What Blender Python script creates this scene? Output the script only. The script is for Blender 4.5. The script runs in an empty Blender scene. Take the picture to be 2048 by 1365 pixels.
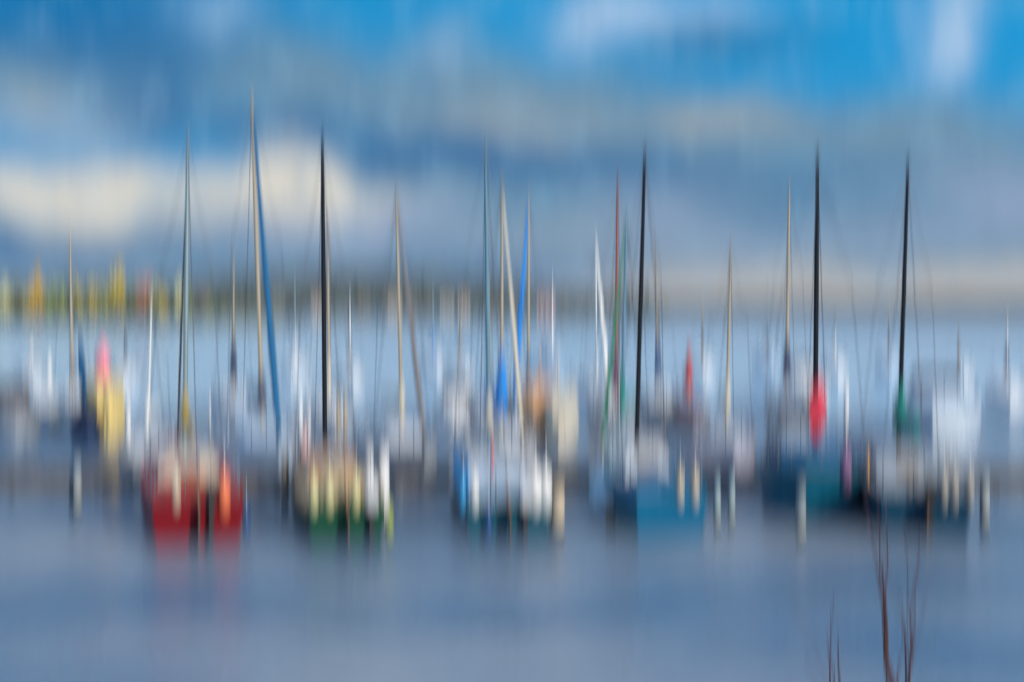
import bpy, math, random
from mathutils import Vector
R = math.radians
S = bpy.context.scene
COL = S.collection
random.seed(7)
# ------------------------------------------------------------------ camera
FPX, HOR, CAMZ = 2844.4, 610.0, 5.8            # focal length in photo pixels, horizon row, eye height over the water
cam = bpy.data.cameras.new('camera'); camo = bpy.data.objects.new('camera', cam); COL.objects.link(camo)
cam.lens = 50; cam.sensor_width = 36; cam.clip_start = 0.1; cam.clip_end = 20000
camo.location = (0, 0, CAMZ)
camo.rotation_euler = (R(90) - math.atan((682.5 - HOR) / FPX), 0, 0)
S.camera = camo
# the soft focus of the photograph: lens focused very near, anamorphic aperture
cam.dof.use_dof = True
cam.dof.focus_distance = 2.0
cam.dof.aperture_fstop = 0.76
cam.dof.aperture_ratio = 70.0
S.view_settings.view_transform = 'Standard'; S.view_settings.look = 'None'
S.view_settings.exposure = 0.0; S.view_settings.gamma = 1.0
# ------------------------------------------------------------------ sun
SUN_EL, SUN_AZ = R(24), R(142)                  # azimuth measured from +Y towards +X: behind the camera, to the right
sl = bpy.data.lights.new('sun', 'SUN'); so = bpy.data.objects.new('sun', sl); COL.objects.link(so)
sl.energy = 3.6; sl.angle = R(0.5); sl.color = (1.0, 0.90, 0.76)
sd = Vector((math.sin(SUN_AZ) * math.cos(SUN_EL), math.cos(SUN_AZ) * math.cos(SUN_EL), math.sin(SUN_EL)))
so.rotation_euler = (-sd).to_track_quat('-Z', 'Y').to_euler()
# ------------------------------------------------------------------ node helper
def lin(c):
    return tuple(((v / 255) / 12.92 if v / 255 <= 0.04045 else ((v / 255 + 0.055) / 1.055) ** 2.4) for v in c)
class NT:
    def __init__(s, tree): s.t = tree
    def n(s, kind, **kw):
        x = s.t.nodes.new(kind)
        for k, v in kw.items(): setattr(x, k, v)
        return x
    def l(s, a, b): s.t.links.new(a, b)
    def put(s, sock, v):
        if hasattr(v, 'is_linked'): s.l(v, sock)
        else: sock.default_value = v
    def m(s, op, a, b=0.0, c=None, clamp=False):
        x = s.n('ShaderNodeMath', operation=op, use_clamp=clamp)
        s.put(x.inputs[0], a); s.put(x.inputs[1], b)
        if c is not None: s.put(x.inputs[2], c)
        return x.outputs[0]
    def mix(s, f, a, b):
        x = s.n('ShaderNodeMix', data_type='RGBA'); s.put(x.inputs[0], f)
        s.put(x.inputs[6], a if hasattr(a, 'is_linked') else (*a[:3], 1)); s.put(x.inputs[7], b if hasattr(b, 'is_linked') else (*b[:3], 1))
        return x.outputs[2]
# ------------------------------------------------------------------ world: graded Nishita sky with cloud banks
W = bpy.data.worlds.new('World'); S.world = W; W.use_nodes = True
t = NT(W.node_tree); W.node_tree.nodes.clear()
wo = t.n('ShaderNodeOutputWorld'); bg = t.n('ShaderNodeBackground'); t.l(bg.outputs[0], wo.inputs[0])
WS = 0.10
bg.inputs[1].default_value = WS
sky = t.n('ShaderNodeTexSky', sky_type='NISHITA', sun_disc=False)
sky.sun_elevation = SUN_EL; sky.sun_rotation = SUN_AZ; sky.altitude = 400; sky.air_density = 1.0; sky.dust_density = 0.3; sky.ozone_density = 3.0
tc = t.n('ShaderNodeTexCoord'); sep = t.n('ShaderNodeSeparateXYZ'); t.l(tc.outputs['Generated'], sep.inputs[0])
X, Y, Z = sep.outputs
az = t.m('ARCTAN2', X, Y); el = t.m('ARCSINE', Z)
def noise(scale, detail=4.0, rough=0.55, vec=None, sx=1.0, sz=1.0):
    mp = t.n('ShaderNodeMapping'); t.l(vec or tc.outputs['Generated'], mp.inputs[0]); mp.inputs['Scale'].default_value = (sx, sx, sz)
    x = t.n('ShaderNodeTexNoise'); t.l(mp.outputs[0], x.inputs['Vector']); x.inputs['Scale'].default_value = scale
    x.inputs['Detail'].default_value = detail; x.inputs['Roughness'].default_value = rough
    return x.outputs[0]
w1 = t.m('SUBTRACT', noise(9, 5), 0.5); w2 = t.m('SUBTRACT', noise(13, 5, sz=1.6), 0.5)
azw = t.m('ADD', az, t.m('MULTIPLY', w1, 0.09)); elw = t.m('ADD', el, t.m('MULTIPLY', w2, 0.045))
def blob(px, py, sx, sy, amp=1.0):
    """cloud bank centred on the direction of photo pixel (px, py)"""
    a = (px - 1024) / FPX; e = (HOR - py) / FPX
    u = t.m('DIVIDE', t.m('SUBTRACT', azw, a), sx / FPX); v = t.m('DIVIDE', t.m('SUBTRACT', elw, e), sy / FPX)
    r = t.m('ADD', t.m('MULTIPLY', u, u), t.m('MULTIPLY', v, v))
    return t.m('MULTIPLY', t.m('EXPONENT', t.m('MULTIPLY', r, -1.0)), amp)
def field(blobs):
    s = None
    for b in blobs:
        g = blob(*b); s = g if s is None else t.m('ADD', s, g)
    return t.m('MINIMUM', s, 1.0) if s else 0.0
def em(c): return tuple(v / WS for v in lin(c))
gr = t.n('ShaderNodeMix', data_type='RGBA', blend_type='MULTIPLY'); gr.inputs[0].default_value = 1
t.l(sky.outputs[0], gr.inputs[6]); gr.inputs[7].default_value = (0.50, 0.80, 1.25, 1)
upper = gr.outputs[2]
n_hi = noise(3.2, 6, 0.6, sz=2.2)
cm = t.n('ShaderNodeMapRange'); cm.inputs[1].default_value = 0.36; cm.inputs[2].default_value = 0.62; t.l(n_hi, cm.inputs[0])
upper = t.mix(cm.outputs[0], upper, em((222, 234, 248)))
# clear azure close to the horizon band of the picture, blending into the upper sky above it
lowf = t.n('ShaderNodeMapRange', interpolation_type='SMOOTHSTEP'); lowf.inputs[1].default_value = 0.215; lowf.inputs[2].default_value = 0.34; t.l(el, lowf.inputs[0])
azure = t.mix(field([(200, 90, 420, 190, 1.0)]), em((0, 150, 212)), em((0, 112, 172)))
c = azure
# grey-blue cloud decks
grey = field([(90, 190, 150, 60, .75), (700, 210, 420, 70, .85), (520, 120, 200, 70, .5), (1080, 210, 300, 95, .9), (900, 110, 90, 70, .45), (1250, 240, 260, 40, .5), (1500, 260, 320, 55, .7),
              (1900, 300, 300, 80, .55), (60, 480, 500, 60, 1.0), (800, 480, 500, 80, 1.0), (1500, 430, 600, 110, 1.0), (2000, 460, 300, 100, 1.0),
              (300, 600, 900, 90, 1.0), (1500, 600, 900, 90, 1.0), (1000, 380, 400, 90, .8), (1400, 330, 400, 60, .5)])
gn = t.m('MULTIPLY_ADD', noise(17, 6, .65, sz=1.3), 1.3, .42); grey = t.m('MULTIPLY', grey, gn, clamp=True)
c = t.mix(grey, c, em((104, 144, 172)))
dark = field([(960, 320, 240, 34, .6), (1500, 420, 300, 30, .5), (300, 135, 180, 40, .45), (1140, 300, 260, 30, .45), (720, 560, 300, 50, .4), (620, 265, 230, 38, .6), (860, 330, 260, 30, .6), (300, 225, 90, 60, .7), (60, 490, 420, 30, .7), (980, 560, 420, 45, .65), (1450, 350, 380, 26, .6), (1450, 90, 150, 45, .6), (60, 560, 300, 40, .4)])
dark = t.m('MULTIPLY', dark, t.m('MULTIPLY_ADD', noise(22, 6, .65, sz=1.2), 1.6, .35), clamp=True)
c = t.mix(dark, c, em((44, 108, 158)))
lilac = field([(1300, 410, 130, 40, .6), (1960, 400, 170, 70, .75), (1500, 480, 500, 36, .5), (620, 460, 260, 40, .6), (760, 420, 150, 40, .55)])
c = t.mix(lilac, c, em((150, 168, 198)))
warm = field([(1020, 250, 170, 45, .3), (1440, 250, 160, 34, .45), (1600, 575, 360, 40, 1.1), (2000, 570, 300, 34, .8), (1350, 590, 200, 50, .55), (1150, 470, 200, 30, .2)])
c = t.mix(warm, c, em((190, 186, 176)))
white = field([(1300, 40, 130, 40, .75), (1200, 75, 90, 50, .5), (1915, 35, 50, 45, .6), (1880, 100, 55, 55, .7), (1865, 170, 55, 55, .5), (1790, 60, 30, 60, .25), (900, 90, 40, 60, .35), (430, 35, 90, 50, .4), (1440, 30, 120, 25, .3)])
white = t.m('MULTIPLY', white, t.m('MULTIPLY_ADD', noise(26, 6, .65), 2.0, .10), clamp=True)
c = t.mix(white, c, em((162, 196, 230)))
pale = field([(110, 270, 150, 70, .30), (50, 405, 180, 44, .95), (215, 410, 80, 60, 1.0), (380, 390, 170, 52, .8), (590, 345, 66, 52, 1.25), (580, 410, 110, 40, .8), (640, 380, 60, 40, .4), (740, 400, 70, 40, .3)])
pale = t.m('MULTIPLY', pale, t.m('MULTIPLY_ADD', noise(20, 6, .65), 1.5, .32), clamp=True)
c = t.mix(pale, c, em((220, 217, 206)))
wisp = t.m('MULTIPLY', t.m('SUBTRACT', noise(34, 6, .7), .50), 4.0, clamp=True)
c = t.mix(t.m('MULTIPLY', wisp, .34), c, em((150, 196, 226)))
wisp2 = t.m('MULTIPLY', t.m('SUBTRACT', noise(27, 6, .7, sx=1.1), .52), 4.0, clamp=True)
c = t.mix(t.m('MULTIPLY', wisp2, .28), c, em((20, 104, 160)))
c = t.mix(lowf.outputs[0], c, upper)
t.l(c, bg.inputs[0])
# ------------------------------------------------------------------ materials
MATS = {}
def mat(name, col, rough=0.5, metal=0.0, var=0.12, scale=3.0, coat=0.0, spec=0.5):
    """procedural painted / cloth / wood surface: base colour with broad wear and fine mottling, faint bump"""
    if name in MATS: return MATS[name]
    m_ = bpy.data.materials.new(name); m_.use_nodes = True; n = NT(m_.node_tree); b = m_.node_tree.nodes['Principled BSDF']
    tcn = n.n('ShaderNodeTexCoord')
    a = n.n('ShaderNodeTexNoise'); n.l(tcn.outputs['Object'], a.inputs[0]); a.inputs['Scale'].default_value = scale; a.inputs['Detail'].default_value = 6
    d = n.n('ShaderNodeTexNoise'); n.l(tcn.outputs['Object'], d.inputs[0]); d.inputs['Scale'].default_value = scale * 9; d.inputs['Detail'].default_value = 3
    f = n.m('ADD', n.m('MULTIPLY', a.outputs[0], .7), n.m('MULTIPLY', d.outputs[0], .3))
    lo = tuple(v * (1 - var * 1.6) for v in col); hi = tuple(min(1, v * (1 + var * 1.2) + var * .01) for v in col)
    r = n.n('ShaderNodeMapRange'); r.inputs[1].default_value = .35; r.inputs[2].default_value = .65; n.l(f, r.inputs[0])
    n.l(n.mix(r.outputs[0], lo, hi), b.inputs['Base Color'])
    b.inputs['Roughness'].default_value = rough; b.inputs['Metallic'].default_value = metal
    b.inputs['Coat Weight'].default_value = coat; b.inputs['Specular IOR Level'].default_value = spec
    bp = n.n('ShaderNodeBump'); bp.inputs['Strength'].default_value = .15; bp.inputs['Distance'].default_value = .02
    n.l(d.outputs[0], bp.inputs['Height']); n.l(bp.outputs[0], b.inputs['Normal'])
    MATS[name] = m_; return m_
def C(rgb, k=1.0): return tuple(v * k for v in lin(rgb))
white_gel = mat('white_gelcoat', (.72, .74, .76), .3, coat=.4, var=.06)
cream_gel = mat('cream_gelcoat', (.70, .62, .48), .35, coat=.3, var=.07)
palebl = mat('pale_blue_gelcoat', (.42, .55, .70), .35, coat=.3, var=.06)
grey_gel = mat('grey_gelcoat', (.36, .41, .47), .4, coat=.3)
steel = mat('stainless_steel', (.62, .63, .65), .25, 1.0, .04)
alu = mat('silver_anodised_mast', (.26, .34, .36), .45, .3, .05)
beige = mat('beige_painted_mast', (.40, .34, .25), .5, 0, .06)
black = mat('black_painted_mast', (.010, .012, .018), .6, 0, .1, spec=.15)
rubber = mat('black_rubber', (.015, .015, .018), .6)
glass_d = mat('smoked_acrylic', (.012, .016, .022), .08, 0, .05, spec=.7)
teak = mat('weathered_teak', (.24, .16, .09), .7, 0, .25, 8)
mahog = mat('varnished_mahogany', (.42, .20, .07), .25, 0, .25, 6, coat=.6)
rope_w = mat('white_rope', (.6, .58, .52), .8)
rope_d = mat('dark_rigging_wire', (.10, .10, .12), .5, .4)
pile = mat('weathered_pile_wood', (.13, .10, .075), .85, 0, .35, 5)
jet = mat('wet_jetty_planks', (.075, .08, .085), .8, 0, .35, 6)
# ------------------------------------------------------------------ geometry helpers
class MB:
    def __init__(s): s.v = []; s.f = []
    def add(s, vs, fs):
        k = len(s.v); s.v += [tuple(p) for p in vs]; s.f += [tuple(i + k for i in f) for f in fs]; return s
    def loft(s, rings, cap0=True, cap1=True, closed=True):
        n = len(rings[0]); vs = [p for r in rings for p in r]; fs = []
        for i in range(len(rings) - 1):
            for j in range(n if closed else n - 1):
                a = i * n + j; b = i * n + (j + 1) % n; fs.append((a, b, b + n, a + n))
        if cap0: fs.append(tuple(range(n))[::-1])
        if cap1: fs.append(tuple((len(rings) - 1) * n + j for j in range(n)))
        return s.add(vs, fs)
    def tube(s, pts, rad, seg=8, flat=1.0):
        pts = [Vector(p) for p in pts]
        rad = rad if isinstance(rad, (list, tuple)) else [rad] * len(pts)
        rings = []
        for i, p in enumerate(pts):
            d = (pts[min(i + 1, len(pts) - 1)] - pts[max(i - 1, 0)]).normalized()
            up = Vector((0, 0, 1)) if abs(d.z) < .9 else Vector((0, 1, 0))
            a = d.cross(up).normalized(); b = a.cross(d).normalized()
            rings.append([p + (a * math.cos(q) + b * math.sin(q) * flat) * rad[i] for q in [2 * math.pi * k / seg for k in range(seg)]])
        return s.loft(rings)
    def box(s, lo, hi, tp=0.0, bev=0.0):
        (x0, y0, z0), (x1, y1, z1) = lo, hi
        if bev:
            rings = []
            for z, e in ((z0, bev), (z0 + bev, 0), (z1 - bev, tp), (z1, tp + bev)):
                a0, a1, b0, b1 = x0 + e, x1 - e, y0 + e, y1 - e; q = bev
                rings.append([(a0 + q, b0, z), (a1 - q, b0, z), (a1, b0 + q, z), (a1, b1 - q, z), (a1 - q, b1, z), (a0 + q, b1, z), (a0, b1 - q, z), (a0, b0 + q, z)])
            return s.loft(rings)
        return s.loft([[(x0, y0, z0), (x1, y0, z0), (x1, y1, z0), (x0, y1, z0)], [(x0 + tp, y0 + tp, z1), (x1 - tp, y0 + tp, z1), (x1 - tp, y1 - tp, z1), (x0 + tp, y1 - tp, z1)]])
    def build(s, name, m, parent=None, smooth=True):
        me = bpy.data.meshes.new(name); me.from_pydata(s.v, [], s.f); me.update()
        if smooth:
            me.polygons.foreach_set('use_smooth', [True] * len(me.polygons))
            try: me.set_sharp_from_angle(angle=R(38))
            except Exception: pass
        me.materials.append(m)
        o = bpy.data.objects.new(name, me); COL.objects.link(o)
        if parent: o.parent = parent
        return o
def tag(o, label=None, cat=None, group=None, kind=None):
    for k, v in (('label', label), ('category', cat), ('group', group), ('kind', kind)):
        if v: o[k] = v
    return o
def empty(name, loc, rot=(0, 0, 0)):
    o = bpy.data.objects.new(name, None); COL.objects.link(o); o.location = loc; o.rotation_euler = rot; o.empty_display_size = .3; return o
def copy_tree(o, parent=None):
    c = o.copy(); COL.objects.link(c); c.parent = parent
    for ch in list(o.children): copy_tree(ch, c)
    return c
def at(px, d): return (px - 1024) / FPX * d
def zz(py, d): return CAMZ - (py - HOR) / FPX * d
# ------------------------------------------------------------------ SETTING: water
wm = bpy.data.materials.new('lake_water'); wm.use_nodes = True; n = NT(wm.node_tree); b = wm.node_tree.nodes['Principled BSDF']
geo = n.n('ShaderNodeNewGeometry')
def wn(scale, sx, sy, det=4):
    mp = n.n('ShaderNodeMapping'); n.l(geo.outputs['Position'], mp.inputs[0]); mp.inputs['Scale'].default_value = (sx, sy, 1)
    x = n.n('ShaderNodeTexNoise'); n.l(mp.outputs[0], x.inputs[0]); x.inputs['Scale'].default_value = scale; x.inputs['Detail'].default_value = det; return x.outputs[0]
h = n.m('ADD', n.m('MULTIPLY', wn(.9, .8, 1.1), 1.0), n.m('MULTIPLY', wn(4.5, .9, 1.2, 3), .45))
h = n.m('ADD', h, n.m('MULTIPLY', wn(.16, 1, 1, 2), 1.4))
bp = n.n('ShaderNodeBump'); bp.inputs['Distance'].default_value = .17
sp0 = n.n('ShaderNodeSeparateXYZ'); n.l(geo.outputs['Position'], sp0.inputs[0]); rf0 = n.n('ShaderNodeMapRange', interpolation_type='SMOOTHSTEP'); rf0.inputs[1].default_value = 50; rf0.inputs[2].default_value = 130; rf0.inputs[3].default_value = .6; rf0.inputs[4].default_value = 2.6
n.l(n.m('ADD', sp0.outputs[1], n.m('MULTIPLY', n.m('SUBTRACT', wn(.05, 1, .5, 4), .5), 70.0)), rf0.inputs[0])
n.l(n.m('MULTIPLY', h, rf0.outputs[0]), bp.inputs['Height']); n.l(bp.outputs[0], b.inputs['Normal'])
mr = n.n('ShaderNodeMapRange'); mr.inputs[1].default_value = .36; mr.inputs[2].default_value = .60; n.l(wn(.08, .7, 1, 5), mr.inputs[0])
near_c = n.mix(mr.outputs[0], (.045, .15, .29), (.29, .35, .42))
# open lake beyond the moorings: bright sky reflection painted into base colour, in patches
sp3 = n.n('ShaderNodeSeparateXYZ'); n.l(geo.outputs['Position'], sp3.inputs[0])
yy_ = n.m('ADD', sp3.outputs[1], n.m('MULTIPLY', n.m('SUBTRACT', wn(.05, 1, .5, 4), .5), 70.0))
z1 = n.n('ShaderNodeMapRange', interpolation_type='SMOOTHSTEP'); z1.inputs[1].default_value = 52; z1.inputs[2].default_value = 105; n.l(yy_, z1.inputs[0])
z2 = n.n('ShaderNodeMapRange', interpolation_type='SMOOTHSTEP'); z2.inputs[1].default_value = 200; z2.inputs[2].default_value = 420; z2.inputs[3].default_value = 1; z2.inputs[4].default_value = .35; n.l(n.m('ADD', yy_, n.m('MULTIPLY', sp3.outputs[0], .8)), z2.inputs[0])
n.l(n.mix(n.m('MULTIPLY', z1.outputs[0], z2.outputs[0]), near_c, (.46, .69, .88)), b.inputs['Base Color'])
b.inputs['Roughness'].default_value = .13; b.inputs['IOR'].default_value = 1.333
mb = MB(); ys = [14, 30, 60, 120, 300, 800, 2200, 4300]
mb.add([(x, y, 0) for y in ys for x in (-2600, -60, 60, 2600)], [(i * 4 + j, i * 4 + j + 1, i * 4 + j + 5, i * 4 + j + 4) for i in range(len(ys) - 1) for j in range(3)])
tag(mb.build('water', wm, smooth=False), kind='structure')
# near bank (below the frame)
grass = mat('bank_grass', (.06, .09, .03), .9, 0, .4, 1.2)
mb = MB(); g = []
for j in range(26):
    y = -30 + j * 1.9
    for i in range(41):
        x = -60 + i * 3
        base = 4.0 if y < 1 else 4.0 * (1 - (y - 1) / 14.5) ** 1.0 if y < 15.5 else -.6
        base = max(base, -.6) if y < 15.5 else -.6
        g.append((x, y, base + (.12 * math.sin(x * .7 + y) + .08 * math.sin(x * 1.9) if y < 14 else 0)))
mb.add(g, [(j * 41 + i, j * 41 + i + 1, j * 41 + i + 42, j * 41 + i + 41) for j in range(25) for i in range(40)])
tag(mb.build('bank', grass), kind='structure')
# far shore land and hills
def ridge(name, m_, d, pts, depth, base=-.5):
    """land rising from the waterline at distance d; pts = (photo px, photo py of the skyline)"""
    mb = MB(); v = []; N = 160
    x0, x1 = pts[0][0], pts[-1][0]
    for i in range(N + 1):
        px = x0 + (x1 - x0) * i / N
        for k in range(len(pts) - 1):
            if pts[k][0] <= px <= pts[k + 1][0]:
                u = (px - pts[k][0]) / (pts[k + 1][0] - pts[k][0]); u = u * u * (3 - 2 * u); py = pts[k][1] * (1 - u) + pts[k + 1][1] * u; break
        zt = zz(py, d + depth) ; x = at(px, d)
        zt += (math.sin(px * .06) + math.sin(px * .13 + 1) * .6 + math.sin(px * .31) * .3) * (d / FPX) * 1.6
        for q, hgt in ((0, base), (.02, .4), (.25, max(.6, zt * .45)), (.6, max(.8, zt * .85)), (1, max(1, zt)), (1.5, max(.5, zt * .6)), (2.2, base)):
            v.append((x * (1 + .5 * q * depth / d), d + q * depth, hgt))
    mb.add(v, [(i * 7 + j, i * 7 + 7 + j, i * 7 + 8 + j, i * 7 + 1 + j) for i in range(N) for j in range(6)])
    return tag(mb.build(name, m_), kind='structure')
hillm = mat('wooded_hill', (.035, .065, .05), .95, 0, .35, .02)
landm = mat('shore_meadow', (.12, .13, .05), .95, 0, .3, .05)
fieldm = mat('far_fields', (.14, .13, .09), .95, 0, .3, .01)
ridge('hills', hillm, 2100, [(-900, 560), (-200, 566), (250, 560), (420, 545), (600, 538), (780, 538), (950, 553), (1150, 582), (1400, 596), (1750, 599), (2048, 594), (2900, 585)], 500)
ridge('far_shore', landm, 480, [(-700, 603), (300, 605), (480, 611), (560, 616)], 60)
ridge('middle_shore', landm, 760, [(300, 606), (700, 604), (1200, 607), (1340, 610)], 80)
ridge('low_shore', fieldm, 1150, [(1150, 609), (1500, 605), (1900, 601), (2300, 598), (2900, 602)], 150)
# ------------------------------------------------------------------ trees on the far shore
def leafmat(name, col): return mat(name, col, .85, 0, .35, .6)
def crown_mesh(rx, rz, z0, nleaf, seed, conif=False, ls=.55):
    rnd = random.Random(seed); mb = MB()
    lobes = [(rnd.uniform(-.55, .55) * rx, rnd.uniform(-.55, .55) * rx, z0 + rz * rnd.uniform(.35, 1.5), rnd.uniform(.35, .62) * rx) for _ in range(9)]
    for _ in range(nleaf):
        if conif:
            u = rnd.random() ** 1.3; rr = rx * (1 - u) * rnd.uniform(.5, 1.05); a = rnd.uniform(0, 6.28)
            p = Vector((rr * math.cos(a), rr * math.sin(a), z0 + 2 * rz * u))
        else:
            lx, ly, lz, lr = rnd.choice(lobes); d = Vector((rnd.gauss(0, 1), rnd.gauss(0, 1), rnd.gauss(0, 1))).normalized() * lr * rnd.uniform(.6, 1.1)
            p = Vector((lx, ly, lz)) + Vector((d.x, d.y, d.z * rz / rx * .9))
        s = rnd.uniform(.6, 1.3) * ls
        a = Vector((rnd.gauss(0, 1), rnd.gauss(0, 1), rnd.gauss(0, 1))).normalized() * s; c_ = a.cross(Vector((rnd.gauss(0, 1), rnd.gauss(0, 1), rnd.gauss(0, 1)))).normalized() * s
        mb.add([p - a, p - c_ * .7, p + a, p + c_ * .7], [(0, 1, 2, 3)])
    return mb
def make_tree(mcol, hgt, rx, seed, conif=False):
    root = empty('shore_tree', (0, 0, -50))
    z0 = hgt * (.12 if conif else .22)
    tr = MB(); tr.tube([(0, 0, -.3), (.1, 0, hgt * .3), (-.1, .1, hgt * .75)], [hgt * .026, hgt * .018, hgt * .006], 7)
    for k in range(5):
        a = k * 1.3 + seed; zz_ = hgt * (.28 + .09 * k)
        tr.tube([(0, 0, zz_), (math.cos(a) * rx * .35, math.sin(a) * rx * .35, zz_ + hgt * .1), (math.cos(a) * rx * .7, math.sin(a) * rx * .7, zz_ + hgt * .17)], [hgt * .010, hgt * .006, hgt * .002], 5)
    tr.build('trunk', pile, root)
    crown_mesh(rx, (hgt - z0) / 2, z0, 520, seed, conif).build('crown', mcol, root, smooth=False)
    return root
lm = {'yellow': leafmat('yellow_birch_leaves', (.72, .57, .12)), 'gold': leafmat('golden_orange_leaves', (.95, .50, .06)), 'lime': leafmat('lime_green_leaves', (.34, .42, .10)),
      'green': leafmat('green_leaves', (.09, .16, .045)), 'rust': leafmat('salmon_rust_leaves', (.66, .32, .16)), 'cream': leafmat('pale_straw_leaves', (.80, .70, .36))}
protos = {k: make_tree(m_, 13.5, 2.6 if k == 'cream' or k == 'gold' else 3.2, i * 5 + 3) for i, (k, m_) in enumerate(lm.items())}
used = set()
def put_tree(kind, px, d, sc, label, group=None, wide=1.0):
    o = protos[kind] if kind not in used else copy_tree(protos[kind]); used.add(kind)
    o.location = (at(px, d), d, .5); o.rotation_euler = (0, 0, random.uniform(0, 6.28)); o.scale = (sc * wide, sc * wide, sc)
    for k in ('group',):
        if k in o: del o[k]
    tag(o, label, 'tree', group)
put_tree('gold', 71, 462, 1.25, 'tall slim golden orange tree standing out of the yellow trees on the far shore', wide=.85)
put_tree('cream', 13, 476, 1.1, 'pale straw-coloured tree at the left edge of the far shore', wide=.9)
put_tree('cream', 358, 478, 1.3, 'narrow pale straw tree on the far shore beside the red boat mast', wide=.55)
put_tree('rust', 288, 478, 1.15, 'salmon rust tree on the far shore, well left of the red boat mast', wide=.9)
put_tree('yellow', 234, 480, 1.35, 'tallest broad yellow tree on the far shore, left of the rust tree', wide=.8)
row = []
for k, px in enumerate([-40, -15, 34, 48, 96, 84, 110, 124, 152, 140, 168, 182, 200, 192, 214, 250, 262, 305, 318, 332, 345, 376, 390, 180, 400, 418, 440]):
    row.append((px + random.uniform(-4, 4), ['yellow', 'lime', 'yellow', 'green', 'lime', 'yellow', 'rust'][k % 7] if px < 300 else ['green', 'lime', 'green', 'yellow'][k % 4]))
ORD = ['first', 'second', 'third', 'fourth', 'fifth', 'sixth', 'seventh', 'eighth', 'ninth', 'tenth', 'eleventh', 'twelfth', 'thirteenth', 'fourteenth', 'fifteenth', 'sixteenth', 'seventeenth', 'eighteenth', 'nineteenth', 'twentieth', 'twenty-first', 'twenty-second', 'twenty-third', 'twenty-fourth', 'twenty-fifth', 'twenty-sixth']
for k in range(32): row.append((-6 + k * 10.5 + random.uniform(-4, 4), ['lime', 'yellow', 'lime', 'green', 'yellow'][k % 5]))
cnt_ = {}
row = [(p, 'green' if k == 'green' and i % 2 else k) for i, (p, k) in enumerate(row)]
for px, kind in sorted(row):
    if px < -8: continue
    i = cnt_.get(kind, 0); cnt_[kind] = i + 1
    lab = {'yellow': 'broad yellow tree', 'lime': 'lime green tree', 'green': 'dark green tree', 'rust': 'small rusty tree'}[kind]
    put_tree(kind, px, 484 + random.uniform(-8, 10), random.choice((.6, .7, .8, .85, .95)) * (1 if px < 380 else .65), '%s, %s of its colour from the left on the far shore' % (lab, ORD[i]), 'autumn trees along the far left shore')
# the wood on the middle shore reads as one mass
for nm, m_, x0, x1, seed, cnt, lab in (('wood', leafmat('dark_wood_foliage', (.09, .14, .13)), 380, 1330, 5, 150, 0), ('wood', leafmat('brown_wood_foliage', (.30, .22, .10)), 420, 1250, 9, 60, 1)):
    rnd = random.Random(seed); mb = MB()
    for i in range(cnt):
        px = rnd.uniform(x0, x1); d = 775 + rnd.uniform(-8, 45) if lab == 0 else 768; hh = rnd.choice((6, 8, 9, 11, 14, 20)) * (1 if px < 1000 else .7) * (.55 if lab else 1)
        k = crown_mesh(hh * .30, hh * .5, 0, 90, rnd.random(), conif=rnd.random() < .45 and not lab, ls=1.3); ox = at(px, d)
        k.v = [(v[0] + ox, v[1] + d, v[2] + .3) for v in k.v]; mb.add(k.v, k.f)
    tag(mb.build('wood' if lab == 0 else 'shore_bushes', m_, smooth=False), ('dark blue green wood along the middle of the far shore', 'brown and ochre bushes along the edge of the far wood')[lab], ('wood', 'bushes')[lab], kind='stuff')
# pale houses on the middle shore
def house(px, d, w, hgt, wall, roof, label):
    r_ = empty('house', (at(px, d), d, .4), (0, 0, random.uniform(-.3, .3)))
    dp = w * .7
    MB().box((-w / 2, 0, -.4), (w / 2, dp, hgt)).build('wall', wall, r_, False)
    rf = MB().add([(-w / 2 - .4, -.5, hgt), (w / 2 + .4, -.5, hgt), (w / 2 + .4, dp + .5, hgt), (-w / 2 - .4, dp + .5, hgt), (-w / 2 - .4, dp / 2, hgt + w * .38), (w / 2 + .4, dp / 2, hgt + w * .38)],
                  [(0, 1, 5, 4), (2, 3, 4, 5), (0, 4, 3), (1, 2, 5), (3, 2, 1, 0)]).build('roof', roof, r_, False)
    MB().box((w * .18, dp * .6, hgt), (w * .26, dp * .7, hgt + w * .5)).build('chimney', roof, rf, False)
    for fl in range(max(1, int(hgt / 2.9))):
        for k in range(3):
            x = -w * .32 + k * w * .32; z = 1.0 + fl * 2.8
            fr = MB().box((x - .6, -.08, z - .08), (x + .6, .02, z + 1.4)).build('window', white_gel, r_, False)
            MB().box((x - .5, -.12, z), (x + .5, -.06, z + 1.3)).build('pane', glass_d, fr, False)
    tag(r_, label, 'house')
tile = mat('brown_roof_tiles', (.20, .10, .07), .8, 0, .3, 1); slate = mat('grey_slate', (.12, .13, .15), .7, 0, .3, 1)
wc = mat('cream_render', (.42, .36, .25), .8); ww = mat('white_render', (.46, .46, .42), .8); wp = mat('salmon_render', (.58, .36, .26), .8)
house(398, 755, 9, 6, wp, tile, 'salmon house on the far shore just right of the red boat mast')
house(555, 752, 8, 6, ww, slate, 'white house with slate roof right of the leaning tall mast on the far shore')
house(640, 756, 9, 6, wc, tile, 'cream house with brown roof just left of the black mast on the far shore')
house(790, 750, 7.5, 5.5, wc, tile, 'cream house with brown roof behind the grey furled sail on the far shore')
house(893, 752, 7, 5.5, wc, slate, 'cream house with slate roof, left one of the far shore pair')
house(928, 756, 6.5, 6.5, wc, tile, 'cream house with brown roof, right one of the far shore pair')
house(1090, 754, 9, 6, wp, tile, 'salmon house with brown roof near the right end of the dark wood')
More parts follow.
